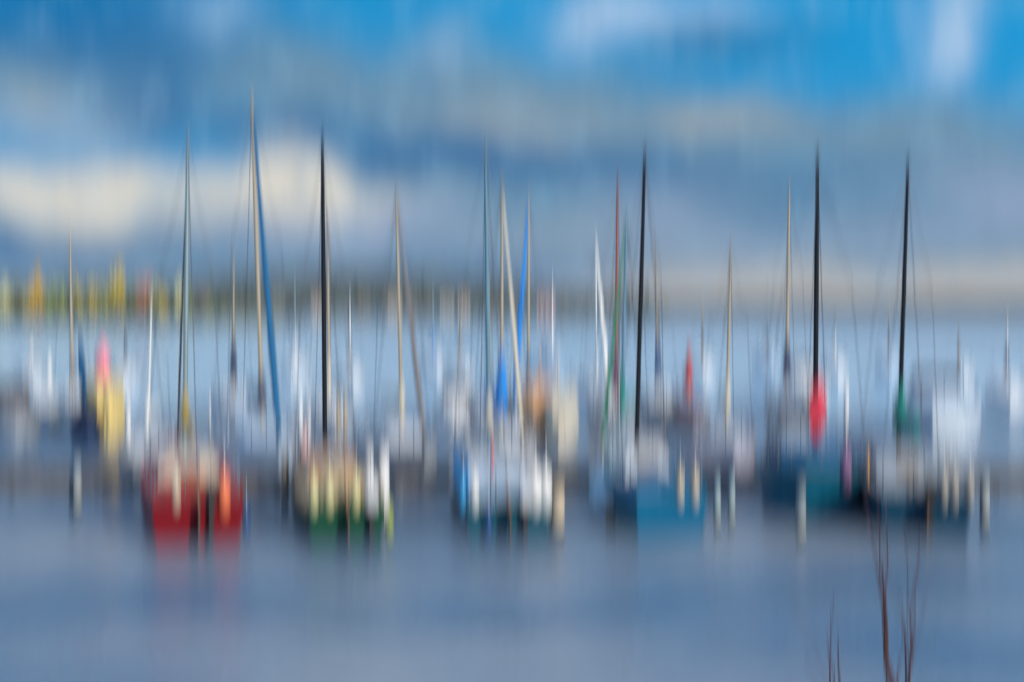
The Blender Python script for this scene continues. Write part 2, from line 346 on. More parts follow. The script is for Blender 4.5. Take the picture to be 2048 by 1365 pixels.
# ------------------------------------------------------------------ BOATS
def hw(u, beam, sternw):            # half beam along the boat, u = 0 stern .. 1 bow
    a = sternw + (1 - sternw) * math.sin(min(u / .45, 1) * math.pi / 2)
    b_ = (max(0.0, 1 - max(0, (u - .45) / .55) ** 2.1)) ** .8
    return beam / 2 * a * b_
def hull_parts(root, L, beam, free, hull, deck, sternw=.72, stripe=None, cockpit=True, boot=None):
    N = 22; us = [i / N for i in range(N + 1)]
    sheer = lambda u: free * (1 + .30 * max(0, u - .3) ** 1.5 / .6 + .04 * (1 - u))
    rake = lambda u, zr: (.55 * (zr - 1) * .45 if u > .93 else 0)
    rings = []
    for u in us:
        w = max(hw(u, beam, sternw), .012); s = sheer(u); y = u * L
        prof = [(1.0, s), (1.01, s * .72), (.98, s * .35), (.90, 0.0), (.66, -.18), (.30, -.32), (0, -.40)]
        ring = [(w * a, y + (-(s - z) * .42 * max(0, (u - .8) / .2)) + (z * .12 * max(0, 1 - u * 8) * -1), z) for a, z in prof]
        rings.append(ring + [(-x, yy, z) for x, yy, z in ring[-2::-1]])
    mb = MB(); mb.loft(rings, True, True, closed=False)
    hb = mb.build('hull', hull, root)
    # deck with a cockpit well
    dm = MB(); cu0, cu1 = .06, .36
    for i in range(N):
        u0, u1 = us[i], us[i + 1]; y0, y1 = u0 * L, u1 * L
        w0, w1 = max(hw(u0, beam, sternw), .012), max(hw(u1, beam, sternw), .012); s0, s1 = sheer(u0), sheer(u1)
        y0o = y0 - s0 * .12 * max(0, 1 - u0 * 8); y1o = y1 - s1 * .12 * max(0, 1 - u1 * 8)
        if cockpit and u0 >= cu0 - .02 and u1 <= cu1 + .03:
            k0, k1 = w0 * .62, w1 * .62
            for sg in (-1, 1):
                dm.add([(sg * w0, y0o, s0), (sg * w1, y1o, s1), (sg * k1, y1, s1 + .03), (sg * k0, y0, s0 + .03)], [(0, 1, 2, 3) if sg < 0 else (3, 2, 1, 0)])
                dm.add([(sg * k0, y0, s0 + .03), (sg * k1, y1, s1 + .03), (sg * k1, y1, s1 - .42), (sg * k0, y0, s0 - .42)], [(0, 1, 2, 3)])
            dm.add([(-k0, y0, s0 - .42), (-k1, y1, s1 - .42), (k1, y1, s1 - .42), (k0, y0, s0 - .42)], [(0, 1, 2, 3)])
        else:
            dm.add([(-w0, y0o, s0), (-w1, y1o, s1), (0, y1, s1 + .05), (0, y0, s0 + .05)], [(3, 2, 1, 0)])
            dm.add([(w0, y0o, s0), (w1, y1o, s1), (0, y1, s1 + .05), (0, y0, s0 + .05)], [(0, 1, 2, 3)])
    if cockpit:
        for u in (3 / N - 2 / N if False else us[1], ):
            pass
        for iu in (1, 8):
            u = us[iu]; w = hw(u, beam, sternw) * .62; s = sheer(u)
            dm.add([(-w, u * L, s + .05), (w, u * L, s + .05), (w, u * L, s - .42), (-w, u * L, s - .42)], [(0, 1, 2, 3)])
    dm.build('deck', deck, root, False)
    for sg, nm in ((-1, 'toe_rail'), (1, 'toe_rail')):
        MB().tube([(sg * hw(u, beam, sternw) * .985, u * L - sheer(u) * .12 * max(0, 1 - u * 8), sheer(u) + .02) for u in us[:-1]] + [(0, L, sheer(1) + .02)], .028, 6).build(nm, teak if stripe is None else stripe, root)
    if boot:
        for sg in (-1, 1):
            v = []; k = 0
            for u in us[:-1]:
                w = hw(u, beam, sternw); s = sheer(u); sh = lambda z: u * L + (-(s - z) * .42 * max(0, (u - .8) / .2)) - z * .12 * max(0, 1 - u * 8)
                v += [(sg * (w * .918 + .012), sh(.06), .05), (sg * (w * .955 + .012), sh(.15), .05 + s * .16)]
            MB().add(v, [(2 * i, 2 * i + 2, 2 * i + 3, 2 * i + 1) for i in range(len(us) - 2)]).build('boot_stripe', boot, root)
    return sheer
def cabin_part(root, L, beam, sheer, m_, y0=.38, y1=.72, h_=.48, sternw=.72, win=True):
    rings = []; N = 10
    for i in range(N + 1):
        u = y0 + (y1 - y0) * i / N; w = min(hw(u, beam, sternw) * .68, beam * .34); s = sheer(u); e = h_ * (1 - .55 * max(0, (i / N - .55) / .45) ** 1.6)
        if i == N: e = .05
        rings.append([(-w, u * L, s - .02), (-w * .93, u * L, s + e * .75), (-w * .80, u * L, s + e * .96), (0, u * L, s + e * 1.10), (w * .80, u * L, s + e * .96), (w * .93, u * L, s + e * .75), (w, u * L, s - .02)])
    cb = MB().loft(rings, True, True, closed=False).build('cabin', m_, root)
    if win:
        for sg in (-1, 1):
            v = []
            for i in range(1, 7):
                u = y0 + (y1 - y0) * i / N; w = min(hw(u, beam, sternw) * .68, beam * .34); s = sheer(u); e = h_ * (1 - .55 * max(0, (i / N - .55) / .45) ** 1.6)
                for q in (.22, .60): v.append((sg * (w * (1 - .07 * q / .75) + .012), u * L, s - .02 + e * .75 * q / .75))
            MB().add(v, [(2 * i, 2 * i + 2, 2 * i + 3, 2 * i + 1) for i in range(5)]).build('window', glass_d, cb, False)
        s = sheer(y0)
        MB().box((-.28, y0 * L - .03, s - .35), (.28, y0 * L + .005, s + h_ * .85)).build('companionway', teak, cb, False)
        MB().box((-.30, y0 * L + .03, s + h_ * 1.06), (.30, y0 * L + .75, s + h_ * 1.06 + .07), .02).build('hatch', grey_gel, cb, False)
    return sheer(.5) + h_
def rails(root, L, beam, sheer, sternw, m_):
    sts = {-1: MB(), 1: MB()}
    def P(u, sg, z): return (sg * hw(u, beam, sternw) * .93, u * L, sheer(u) + z)
    for q in (.33, .60):
        for sg in (-1, 1): sts[sg].tube([P(.14, sg, q), P(.03, sg, q), (.3 * sg, .1, sheer(0) + q)], .016, 6)
    for sg in (-1, 1):
        st = sts[sg]
        for u in (.03, .14): st.tube([P(u, sg, 0), P(u, sg, .60)], .016, 6)
        st.tube([(.3 * sg, .1, sheer(0)), (.3 * sg, .1, sheer(0) + .6)], .016, 6)
    for sg in (-1, 1): sts[sg].build('stern_rail', m_, root)
    bw = MB(); bw.tube([P(.86, -1, .58), P(.95, -1, .60), (0, L * .995, sheer(1) + .62), P(.95, 1, .60), P(.86, 1, .58)], .018, 6)
    for sg in (-1, 1):
        for u in (.86, .95): bw.tube([P(u, sg, 0), P(u, sg, .59)], .016, 6)
    bw.build('bow_rail', m_, root)
    gl = MB()
    for sg in (-1, 1):
        for u in (.30, .45, .60, .74): gl.tube([P(u, sg, 0), P(u, sg, .58)], .013, 6)
        for q in (.32, .57): gl.tube([P(u, sg, q) for u in (.14, .30, .45, .60, .74, .86)], .006, 4)
    gl.build('guard_rail', m_, root)
def outboard(root, x, z, cowl, sc=1.0):
    r_ = MB().box((x - .15 * sc, -.40 * sc, z + .05), (x + .15 * sc, -.02 * sc, z + .50 * sc), .03, .05).build('outboard_motor', cowl, root)
    MB().box((x - .055, -.27, -.35), (x + .055, -.13, z + .06)).build('leg', rubber, r_)
    MB().box((x - .10, -.14, z - .25), (x + .10, .03, z + .05)).build('clamp', rubber, r_)
    p = MB()
    for k in range(3):
        a = k * 2.094; p.tube([(x, -.30, -.3), (x + .13 * math.cos(a), -.31, -.3 + .13 * math.sin(a))], [.02, .035], 6)
    p.build('propeller', rubber, r_)
def sailboat(label, mast, bow, beam, free, mtop, hull, deck, cabinm, mastm, top_px=None, mr_=.06, furl=None, cover=None, sternw=.72, cab_h=.46, boot=None, motor=None, tarp=None,
             group=None, small=False, stripe=None, ratio=.40, tiller=True, extras=None, boomdz=0.0, collar=.9, covr=.17, cat='sailing boat', name='sailing_boat', furl_sag=0.0, covt=1.0):
    """mast=(photo px at deck, distance), bow=(px, distance), mtop = photo row of the true masthead"""
    mp = Vector((at(*mast), mast[1])); bp_ = Vector((at(*bow), bow[1])); v = bp_ - mp; L = v.length / ratio; v.normalize()
    sp = bp_ - v * L; heading = math.atan2(-v.x, v.y)
    H = zz(mtop, mast[1])
    root = empty(name, (sp.x, sp.y, 0))
    roll = 0.0
    if top_px is not None: roll = math.asin((top_px - mast[0]) / FPX * mast[1] / H / math.cos(heading))
    root.rotation_euler = (0, roll, heading)
    tag(root, label, cat, group)
    sheer = hull_parts(root, L, beam, free, hull, deck, sternw, stripe, boot=boot)
    if mast[1] > 48: mr_ *= .86
    ctop = cabin_part(root, L, beam, sheer, cabinm, h_=cab_h, sternw=sternw) if cab_h > 0 else free
    if not small: rails(root, L, beam, sheer, sternw, steel)
    my = L * (1 - ratio); mz = (sheer(.6) + cab_h * .8) if cab_h > 0 else sheer(.6)
    ms = MB(); ms.tube([(0, my, mz - .1), (0, my, mz + (H - mz) * .6), (0, my, H)], [mr_, mr_ * .96, mr_ * .62], 12, 1.0)
    ms.box((-.09, my - .12, H - .02), (.09, my + .10, H + .03)); ms.tube([(0, my - .1, H), (0, my - .1, H + .35)], .008, 5)
    mo = ms.build('mast', mastm, root)
    sw = beam * .30
    sp_ = MB(); hs = mz + (H - mz) * .55
    for sg in (-1, 1): sp_.tube([(0, my, hs), (sg * sw, my - .12, hs + .05)], [.026, .015], 6, .5)
    sp_.build('spreader', mastm, mo)
    for sg in (-1, 1):
        cx = sg * hw(.58, beam, sternw) * .9
        MB().tube([(cx, my - .1, sheer(.58)), (sg * sw, my - .12, hs + .05), (0, my, H - .1)], .009, 5).build('shroud', rope_d, root)
    MB().tube([(0, my, H - .02), (0, .05, sheer(0) + .05)], .011, 5).build('backstay', rope_d, root)
    bz = mz + .75 + boomdz; bl = min(my - .5, L * .40)
    MB().tube([(0, my - .06, bz), (0, my - bl, bz + .06)], .055, 8).build('boom', mastm, root)
    if cover is not None:
        n_ = 9; rings = []
        for i in range(n_):
            u = i / (n_ - 1); w = covr * (1.0 - .45 * u) * (.72 if i in (0, n_ - 1) else 1) * (1 + .06 * math.sin(i * 2.1)); yy = my + .10 - (bl + .05) * u; zc = bz + .10 + .05 * u + (.03 * math.sin(i * 1.7))
            rings.append([(w * math.cos(a) * .85, yy, zc + w * 1.35 * covt * math.sin(a) + w * .25 * covt) for a in [2 * math.pi * k / 12 for k in range(12)]])
        sc_ = MB().loft(rings)
        if collar > 0: sc_.tube([(0, my, bz), (0, my, bz + collar * .5), (0, my, bz + collar)], [mr_ + covr * .5, mr_ + covr * .42, mr_ + .02], 10)
        sc_.build('sail_cover', cover, root)
    fz0 = sheer(1) + .12
    MB().tube([(0, L - .06, sheer(1)), (0, my, H - .05)], .009, 5).build('forestay', rope_d, root)
    if furl is not None:
        fm, fr = furl; k = 12; pts = []; rr = []
        for i in range(k + 1):
            u = i / k; pts.append((furl_sag * math.sin(u * math.pi), (L - .06) * (1 - u * .94) + my * u * .94, (fz0 + .15) * (1 - u * .94) + (H - .05) * u * .94))
            rr.append(fr * (.55 + .45 * min(1, u * 5)) * (1 - .72 * u) * (1 + .07 * math.sin(i * 2.4)))
        MB().tube(pts, rr, 10).build('furled_sail', fm, root)
        MB().tube([(0, L - .06, fz0 - .1), (0, L - .08, fz0 + .08)], .09, 10).build('furling_drum', rubber, root)
    if tiller:
        MB().box((-.022, -.50, -.38), (.022, -.12, sheer(0) * .95)).build('rudder', mat('dark_rudder_wood', (.07, .045, .035), .6, 0, .25, 6), root)
        MB().tube([(0, -.25, sheer(0) * .9), (0, .15, sheer(0) + .22), (0, 1.15, sheer(0) + .30)], [.03, .025, .018], 7).build('tiller', mahog, root)
    if motor is not None: outboard(root, motor[0], sheer(0) - .12, motor[1], motor[2] if len(motor) > 2 else 1)
    if tarp is not None:
        tm, y0, y1, hh, sag = tarp; rings = []; n_ = 10; sh = .62 if hh < 1 else .93
        for i in range(n_ + 1):
            u = y0 + (y1 - y0) * i / n_; w = hw(u, beam, sternw) + .03; s = sheer(u); e = hh * (1 - .25 * (2 * i / n_ - 1) ** 2) * (1 + .06 * math.sin(i * 2.3)) - (.10 if i in (0, n_) else 0)
            rings.append([(-w, u * L, s - .22), (-w * 1.0, u * L, s + .03), (-w * (.5 if hh < 1 else .85), u * L, s + .03 + e * sh - sag * math.sin(i * 1.9) ** 2), (0, u * L, s + e), (w * (.5 if hh < 1 else .85), u * L, s + .03 + e * sh - sag * math.sin(i * 1.3) ** 2), (w * 1.0, u * L, s + .03), (w, u * L, s - .22)])
        MB().loft(rings, True, True, closed=False).build('cockpit_cover', tm, root)
    root['L'] = L
    if extras: extras(root, L, sheer)
    return root, L, sheer
def on_boat(b3, x, y, z):
    root = b3[0]; bpy.context.view_layer.update(); p = root.matrix_basis @ Vector((x, y, z)); return p
# fenders and posts are things of their own
fproto = {}
def fender(p, m_, label, group=None, sc=1.0, length=.62, top=None):
    key = (m_.name, round(length, 2))
    if key not in fproto:
        k = MB(); h_ = length; r_ = .115
        k.tube([(0, 0, 0), (0, 0, .04), (0, 0, .12), (0, 0, h_ - .12), (0, 0, h_ - .04), (0, 0, h_), (0, 0, h_ + .06)], [.03, .075, r_, r_, .075, .035, .025], 12)
        o = k.build('fender', m_); fproto[key] = o
        MB().tube([(0, 0, h_ + .04), (.01, 0, h_ + .30), (0, 0, h_ + .52)], .010, 5).build('rope', rope_w, o)
    else: o = copy_tree(fproto[key])
    for k in ('group',):
        if k in o: del o[k]
    o.location = p; o.scale = (sc, sc, sc); tag(o, label, 'fender', group); return o
pproto = {}
def post(px, d, ptop, body, cap, label, group=None, r_=.11, lean=0.0, capf=.35):
    H = zz(ptop, d); key = (body.name, cap.name if cap else '', round(H, 1), r_)
    if key not in pproto:
        k = MB().tube([(0, 0, -1), (0, 0, H * (1 - capf) if cap else H)], r_, 12)
        o = k.build('mooring_post', body); pproto[key] = o
        if cap:
            MB().tube([(0, 0, H * (1 - capf)), (0, 0, H - .04), (0, 0, H)], [r_ + .006, r_ + .006, r_ * .6], 12).build('post_sleeve', cap, o)
        MB().tube([(0, 0, -.2), (0, 0, .10), (0, 0, .17 + r_ * .3)], [r_ + .010, r_ + .010, r_ + .008], 12).build('waterline_growth', mat('green_black_algae', (.02, .03, .015), .9, 0, .4, 12), o)
        MB().tube([(0, 0, .32), (0, 0, .44)], r_ + .02, 12).build('rope_ring', rope_w, o)
    else: o = copy_tree(pproto[key])
    for k in ('group',):
        if k in o: del o[k]
    o.location = (at(px, d), d, 0); o.rotation_euler = (random.uniform(-.02, .02), lean + random.uniform(-.015, .015), 0); tag(o, label, 'mooring post', group); return o
# colours
red_h = mat('dark_red_hull', (.19, .002, .008), .45, spec=.25); crimson = mat('crimson_stripe', (.42, .004, .02), .45, spec=.25)
orange = mat('orange_canvas', (.85, .45, .22), .8); peach = mat('peach_canvas', (.62, .48, .28), .85)
green_h = mat('dark_green_hull', (.006, .068, .036), .45, spec=.25); lime = mat('lime_green_vinyl', (.28, .36, .05), .5)
teal_h = mat('dark_teal_hull', (.006, .08, .12), .45, spec=.25); skyb = mat('sky_blue_canvas', (.06, .42, .85), .8)
blue_h = mat('deep_blue_hull', (.002, .13, .26), .45, spec=.25); tealc = mat('teal_green_canvas', (.003, .27, .22), .8)
navy_h = mat('petrol_navy_hull', (.002, .10, .17), .45, spec=.25); slate_h = mat('slate_navy_hull', (.004, .048, .095), .45, spec=.25)
royal = mat('royal_blue_canvas', (.008, .24, .72), .8); navy = mat('navy_canvas', (.010, .028, .10), .85); petrol = mat('petrol_blue_canvas', (.004, .12, .28), .85)
redc = mat('bright_red_canvas', (.74, .045, .08), .8); purp = mat('purple_pink_canvas', (.30, .09, .28), .85); plumc = mat('plum_canvas', (.14, .05, .11), .85)
greyc = mat('grey_brown_sailcloth', (.19, .18, .19), .85); creamc = mat('cream_sailcloth', (.60, .56, .46), .85); whitec = mat('white_sailcloth', (.78, .78, .76), .8)
greenc = mat('green_canvas', (.01, .20, .10), .8); yellowc = mat('yellow_canvas', (.90, .66, .24), .85); pinkc = mat('pink_canvas', (.90, .26, .36), .85)
ltblue = mat('light_blue_tarpaulin', (.30, .62, .84), .6); lilac_h = mat('lilac_white_gelcoat', (.50, .50, .62), .4, coat=.3); bluef = mat('blue_fender_vinyl', (.003, .06, .22), .45); redm = mat('rust_red_mast_paint', (.30, .10, .08), .5); bluem = mat('steel_blue_mast_paint', (.12, .26, .36), .4)
fw = mat('white_fender_vinyl', (.80, .80, .78), .4); fc = mat('cream_fender_vinyl', (.55, .46, .34), .45); fg = mat('grey_fender_vinyl', (.27, .31, .33), .5); fp = mat('pale_pink_fender_vinyl', (.80, .46, .42), .5); fo = mat('orange_fender_vinyl', (.85, .20, .08), .5)
fb = mat('black_fender_vinyl', (.012, .012, .014), .5)
def lee_cloth(root, L, sheer):
    v = []
    for i in range(8):
        u = .02 + .05 * i; x = -hw(u, 2.45, .84) * .94
        v += [(x - .012, u * L, sheer(u) + .05), (x - .012, u * L, sheer(u) + .95), (x + .012, u * L, sheer(u) + .95), (x + .012, u * L, sheer(u) + .05)]
    MB().loft([v[4 * i:4 * i + 4] for i in range(8)]).build('lee_cloth', skyb, root)
# ---------------- front row, sterns to the camera
A = sailboat('dark red sailing boat with silver mast and cream cabin, leftmost of the front row', (366, 40.3), (352, 44.2), 2.48, 1.15, 285, red_h, mat('red_painted_deck', (.30, .05, .04), .6), cream_gel, alu, 377, .068,
             furl=(rope_d, .045), cover=mat('ochre_canvas', (.42, .30, .07), .85), motor=(.30, rubber), stripe=crimson, sternw=.86, boot=crimson, cab_h=.40)
fender(on_boat(A, 1.20, .35, .18), bluef, 'blue fender at the right quarter of the dark red boat')
fender(on_boat(A, .62, -.14, .80), fo, 'orange fender hanging over the transom of the dark red boat', sc=1.3)
fender(on_boat(A, -.52, -.14, 1.0), fc, 'cream fender left of the rudder of the dark red boat', length=.62)
B = sailboat('dark green sailing boat with black mast and varnished wooden cabin in the front row', (650, 40.3), (628, 44.2), 2.05, 1.05, 290, green_h, teak, mahog, black, 646, .068,
             motor=(.58, white_gel, 1.1), sternw=.88, cab_h=.60, stripe=mahog, tarp=(peach, .05, .33, .55, .05))
fender(on_boat(B, 1.08, .3, .14), lime, 'lime green fender at the right quarter of the dark green boat')
for k, x in enumerate((-.80, -.42, .22)):
    fender(on_boat(B, x, -.12, .95), mat('yellowish_fender_vinyl', (.72, .64, .32), .5), ['pale yellow fender at the left corner of the dark green transom', 'pale yellow fender left of the rudder of the dark green boat', 'pale yellow fender right of the rudder of the dark green boat'][k])
Cb = sailboat('dark teal sailing boat with white cabin and sky blue lee cloth', (980, 40.7), (960, 44.3), 2.45, .95, 297, teal_h, white_gel, white_gel, bluem, 971, .062,
              cover=creamc, motor=(.40, white_gel), sternw=.84, boot=white_gel, tarp=(mat('grey_blue_canvas', (.26, .38, .52), .8), .30, .42, .38, .03), extras=lee_cloth)
fender(on_boat(Cb, -.52, -.15, .12), bluef, 'dark blue fender on the transom of the dark teal boat')
fender(on_boat(Cb, -1.12, .1, .80), mat('sky_blue_vinyl', (.05, .40, .75), .5), 'sky blue fender at the left quarter of the dark teal boat')
fender(on_boat(Cb, -.85, -.12, .85), fw, 'white fender left of the dark blue one on the dark teal boat')
fender(on_boat(Cb, .66, -.12, .75), fw, 'white fender on the right of the dark teal transom, beside its neighbour', sc=1.5)
fender(on_boat(Cb, .92, -.12, .75), fw, 'white fender at the right corner of the dark teal transom', sc=1.4)
D = sailboat('small deep blue sailing boat with black leaning mast beside the light blue tarpaulin boat', (1270, 40.7), (1232, 44.2), 1.9, 1.15, 315, blue_h, white_gel, white_gel, black, 1289, .066,
             motor=None, tiller=False, sternw=.92, boot=tealc, stripe=tealc, tarp=(petrol, .04, .30, .35, .04))
fender(on_boat(D, .20, -.14, .95), fc, 'cream fender on the deep blue transom, the left of its two')
fender(on_boat(D, .58, -.14, .95), fc, 'cream fender on the deep blue transom, the right of its two')
E = sailboat('broad petrol blue sailing boat with black mast and bright red sail cover', (1631, 40.2), (1612, 37.2), 3.25, 1.25, 322, navy_h, navy_h, petrol, black, 1633, .072,
             cover=redc, covr=.27, collar=0, covt=2.3, boomdz=.05, sternw=.80, tiller=False, boot=petrol, tarp=(mat('violet_blue_canvas', (.11, .09, .28), .85), .20, .46, .50, .06), motor=None)
post(1603, 35.4, 970, pile, mat('dull_grey_sleeve', (.16, .21, .24), .6), 'grey sleeved mooring post standing before the bow of the broad petrol blue boat', r_=.12, capf=.92)
fender(on_boat(E, -.98, E[1] * .86, 1.0), mat('plum_pink_vinyl', (.26, .13, .26), .6), 'plum pink fender on the bow of the broad petrol blue boat', length=.7, sc=1.3)
F = sailboat('slate blue sailing boat with black mast and teal green sail cover', (1796, 41.0), (1766, 44.5), 2.6, 1.10, 337, slate_h, grey_gel, grey_gel, black, 1813, .066,
             cover=tealc, covr=.30, collar=1.0, sternw=.84, boot=navy, motor=(.1, rubber))
for k, x in enumerate((.42, .68, 1.05)):
    fender(on_boat(F, x, -.13, .85), mat('beige_fender_vinyl', (.34, .31, .27), .5), ['cream fender at the middle of the slate blue transom', 'cream fender second from the right corner of the slate blue boat', 'cream fender at the right corner of the slate blue transom'][k], length=.80)
# small boat under a light blue tarpaulin between the teal and the deep blue boats
sailboat('small pale boat under a light blue tarpaulin, left of the deep blue boat', (1238, 42.0), (1232, 44.6), 1.75, .55, 640, palebl, palebl, palebl, alu, None, .035, cab_h=0, sternw=.8, small=True,
         tarp=(ltblue, .02, .95, .50, .05), tiller=True, ratio=.42, name='dinghy', cat='dinghy')
# ---------------- second row, bows to the camera
R1 = sailboat('pale blue-white yacht with the tallest leaning mast and petrol blue furled sail', (527, 50.2), (560, 46.6), 2.9, 1.05, 205, palebl, white_gel, palebl, beige, 507, .088,
              furl=(petrol, .145), cover=navy, covr=.23, boot=navy, tiller=False)
fender(on_boat(R1, -1.05, R1[1] * .86, .22), fp, 'pale pink fender on the bow of the yacht with the tallest mast', length=.8, sc=1.4)
R2 = sailboat('grey-white yacht with beige mast and grey-brown furled sail, right behind the green boat', (806, 50.2), (852, 46.6), 2.4, .90, 395, grey_gel, grey_gel, white_gel, beige, 793, .072, furl=(greyc, .12), cover=creamc, tiller=False)
R3 = sailboat('white yacht with cream furled sail and royal blue sail cover behind the teal boat', (1003, 50.2), (1046, 46.6), 2.4, .95, 375, white_gel, white_gel, white_gel, beige, 1004, .072, furl=(creamc, .11), cover=royal, covr=.32, collar=1.9, tiller=False)
R5 = sailboat('yacht with steel blue mast, green furled sail and teal sail cover', (1241, 50.2), (1203, 46.6), 2.3, .88, 440, white_gel, grey_gel, grey_gel, bluem, 1252, .06, furl=(greenc, .085), cover=tealc, collar=1.3, tiller=False)
R6 = sailboat('lilac white boat with short beige mast behind the two light blue posts', (1452, 50.2), (1468, 46.8), 2.2, .95, 497, lilac_h, lilac_h, grey_gel, beige, 1461, .062, cover=creamc, tiller=False)
R0 = sailboat('small grey sailing boat with thin white mast left of the red boat', (291, 50.5), (262, 47.4), 2.0, .62, 605, grey_gel, white_gel, white_gel, whitec, 303, .045, cover=whitec, small=True, tiller=False, cab_h=.3)
# ---------------- mid-distance boats beyond the second row
sailboat('boat with a rust red mast and plum sail cover behind the green furled sail', (1231, 66), (1246, 62), 2.4, .9, 365, grey_gel, white_gel, white_gel, redm, 1235, .085, cover=plumc, covr=.24, collar=1.2, tiller=False)
sailboat('small boat under a yellow cover with pink sail bundle on the left', (205, 64), (208, 60.5), 2.0, 1.0, 700, yellowc, yellowc, yellowc, pinkc, None, .05, cab_h=0, small=True, tarp=(yellowc, .03, .94, 1.3, .06), cover=pinkc, covr=.48, collar=1.1, boomdz=1.0, ratio=.45, tiller=False)
sailboat('boat with dark petrol cover left of the yellow covered boat', (172, 62), (176, 59), 1.3, .85, 700, navy, navy, navy, petrol, 162, .07, cab_h=0, small=True, tarp=(navy, .03, .94, .7, .06), cover=petrol, covr=.20, collar=2.2, boomdz=.4, ratio=.45, tiller=False)
sailboat('boat under an orange cover beside the cream covered boat in the middle', (1080, 62), (1080, 58.5), 2.0, .80, 720, mat('peach_hull', (.70, .45, .30), .5), peach, peach, orange, None, .05, cab_h=0, small=True, tarp=(orange, .03, .94, 1.5, .05), ratio=.45, tiller=False)
sailboat('boat under a tall cream cover right of the orange covered boat', (1116, 61), (1117, 57.5), 1.8, .80, 720, cream_gel, creamc, creamc, creamc, None, .05, cab_h=0, small=True, tarp=(creamc, .03, .94, 1.35, .05), cover=None, ratio=.45, tiller=False)
sailboat('sailing boat with leftmost thin beige mast', (145, 74), (138, 70.5), 2.2, .8, 475, grey_gel, white_gel, white_gel, beige, 141, .085, cover=greyc, tiller=False)
sailboat('white sailing boat with beige mast and navy sail cover left of the tallest mast', (466, 74), (470, 70.5), 2.4, .8, 522, palebl, white_gel, white_gel, beige, 468, .075, cover=navy, covr=.28, collar=1.7, tiller=False)
sailboat('sailing boat with beige mast and royal blue furled sail', (1057, 74), (1029, 70), 2.4, .9, 405, palebl, white_gel, white_gel, beige, 1057, .085, furl=(royal, .18), cover=petrol, tiller=False)
sailboat('faint distant sailing boat with thin white furled sail left of the rust red mast', (1194, 86), (1216, 81), 2.4, .9, 482, white_gel, white_gel, white_gel, whitec, 1191, .05, furl=(whitec, .17), cover=whitec, tiller=False)
sailboat('sailing boat with thin beige mast and slate blue sail cover', (1319, 74), (1324, 70.5), 2.4, .8, 492, grey_gel, white_gel, white_gel, beige, 1310, .065, cover=mat('slate_blue_canvas', (.06, .13, .27), .85), covr=.26, collar=1.9, tiller=False)
sailboat('dark boat with a bundled red sail on its short mast', (1378, 68), (1388, 65), 2.2, .7, 700, greyc, grey_gel, plumc, creamc, None, .05, cover=mat('dusty_red_canvas', (.48, .06, .07), .85), covr=.32, collar=1.7, tiller=False, small=True)
sailboat('sailing boat with beige mast and navy cover left of the red sail cover', (1573, 74), (1560, 70.5), 2.5, .9, 387, grey_gel, white_gel, palebl, beige, 1577, .10, cover=navy, covr=.28, collar=1.6, tiller=False)
# motor boats
def motorboat(label, stern, bow, beam, free, hull, top, canopy, group=None, far=False):
    sp = Vector((at(*stern), stern[1])); bp_ = Vector((at(*bow), bow[1])); v = bp_ - sp; L = v.length; v.normalize()
    root = empty('motor_boat', (sp.x, sp.y, 0), (0, 0, math.atan2(-v.x, v.y))); tag(root, label, 'motor boat', group)
    sheer = hull_parts(root, L, beam, free, hull, top, .9, cockpit=not far, stripe=grey_gel)
    cabin_part(root, L, beam, sheer, top, .34, .82, .75, .9)
    s = sheer(.5) + .78
    if not far:
        MB().add([(-beam * .30, L * .62, s - .15), (beam * .30, L * .62, s - .15), (beam * .26, L * .54, s + .45), (-beam * .26, L * .54, s + .45)], [(0, 1, 2, 3)]).build('windscreen', glass_d, root, False)
        MB().box((-beam * .30, L * .12, s + .45), (beam * .30, L * .56, s + .52), .05).build('canopy', canopy, root)
        fr = MB()
        for x in (-beam * .29, beam * .29):
            for y in (L * .14, L * .34): fr.tube([(x, y, sheer(.2)), (x, y, s + .46)], .018, 6)
        fr.build('canopy_frame', steel, root); outboard(root, 0, sheer(0) - .1, rubber, 1.2)
        rails(root, L, beam, sheer, .9, steel)
    return root
motorboat('large pale cabin cruiser behind the slate blue boat on the right', (1880, 66), (1866, 57), 3.7, 1.5, mat('off_white_gelcoat', (.52, .60, .68), .4), palebl, palebl)
motorboat('white cruiser partly hidden behind the beige mast left of the red sail cover', (1618, 88), (1602, 80), 2.9, 1.1, white_gel, white_gel, white_gel)
motorboat('dark blue launch behind the left end of the petrol blue boat', (1590, 54.5), (1588, 48), 2.0, .85, slate_h, grey_gel, navy)
motorboat('pale launch between the grey furled sail and the teal boat', (920, 70), (905, 64), 2.3, .8, white_gel, white_gel, palebl)
motorboat('low grey launch at the far left edge', (22, 66), (30, 60), 2.3, .9, grey_gel, greyc, greyc)
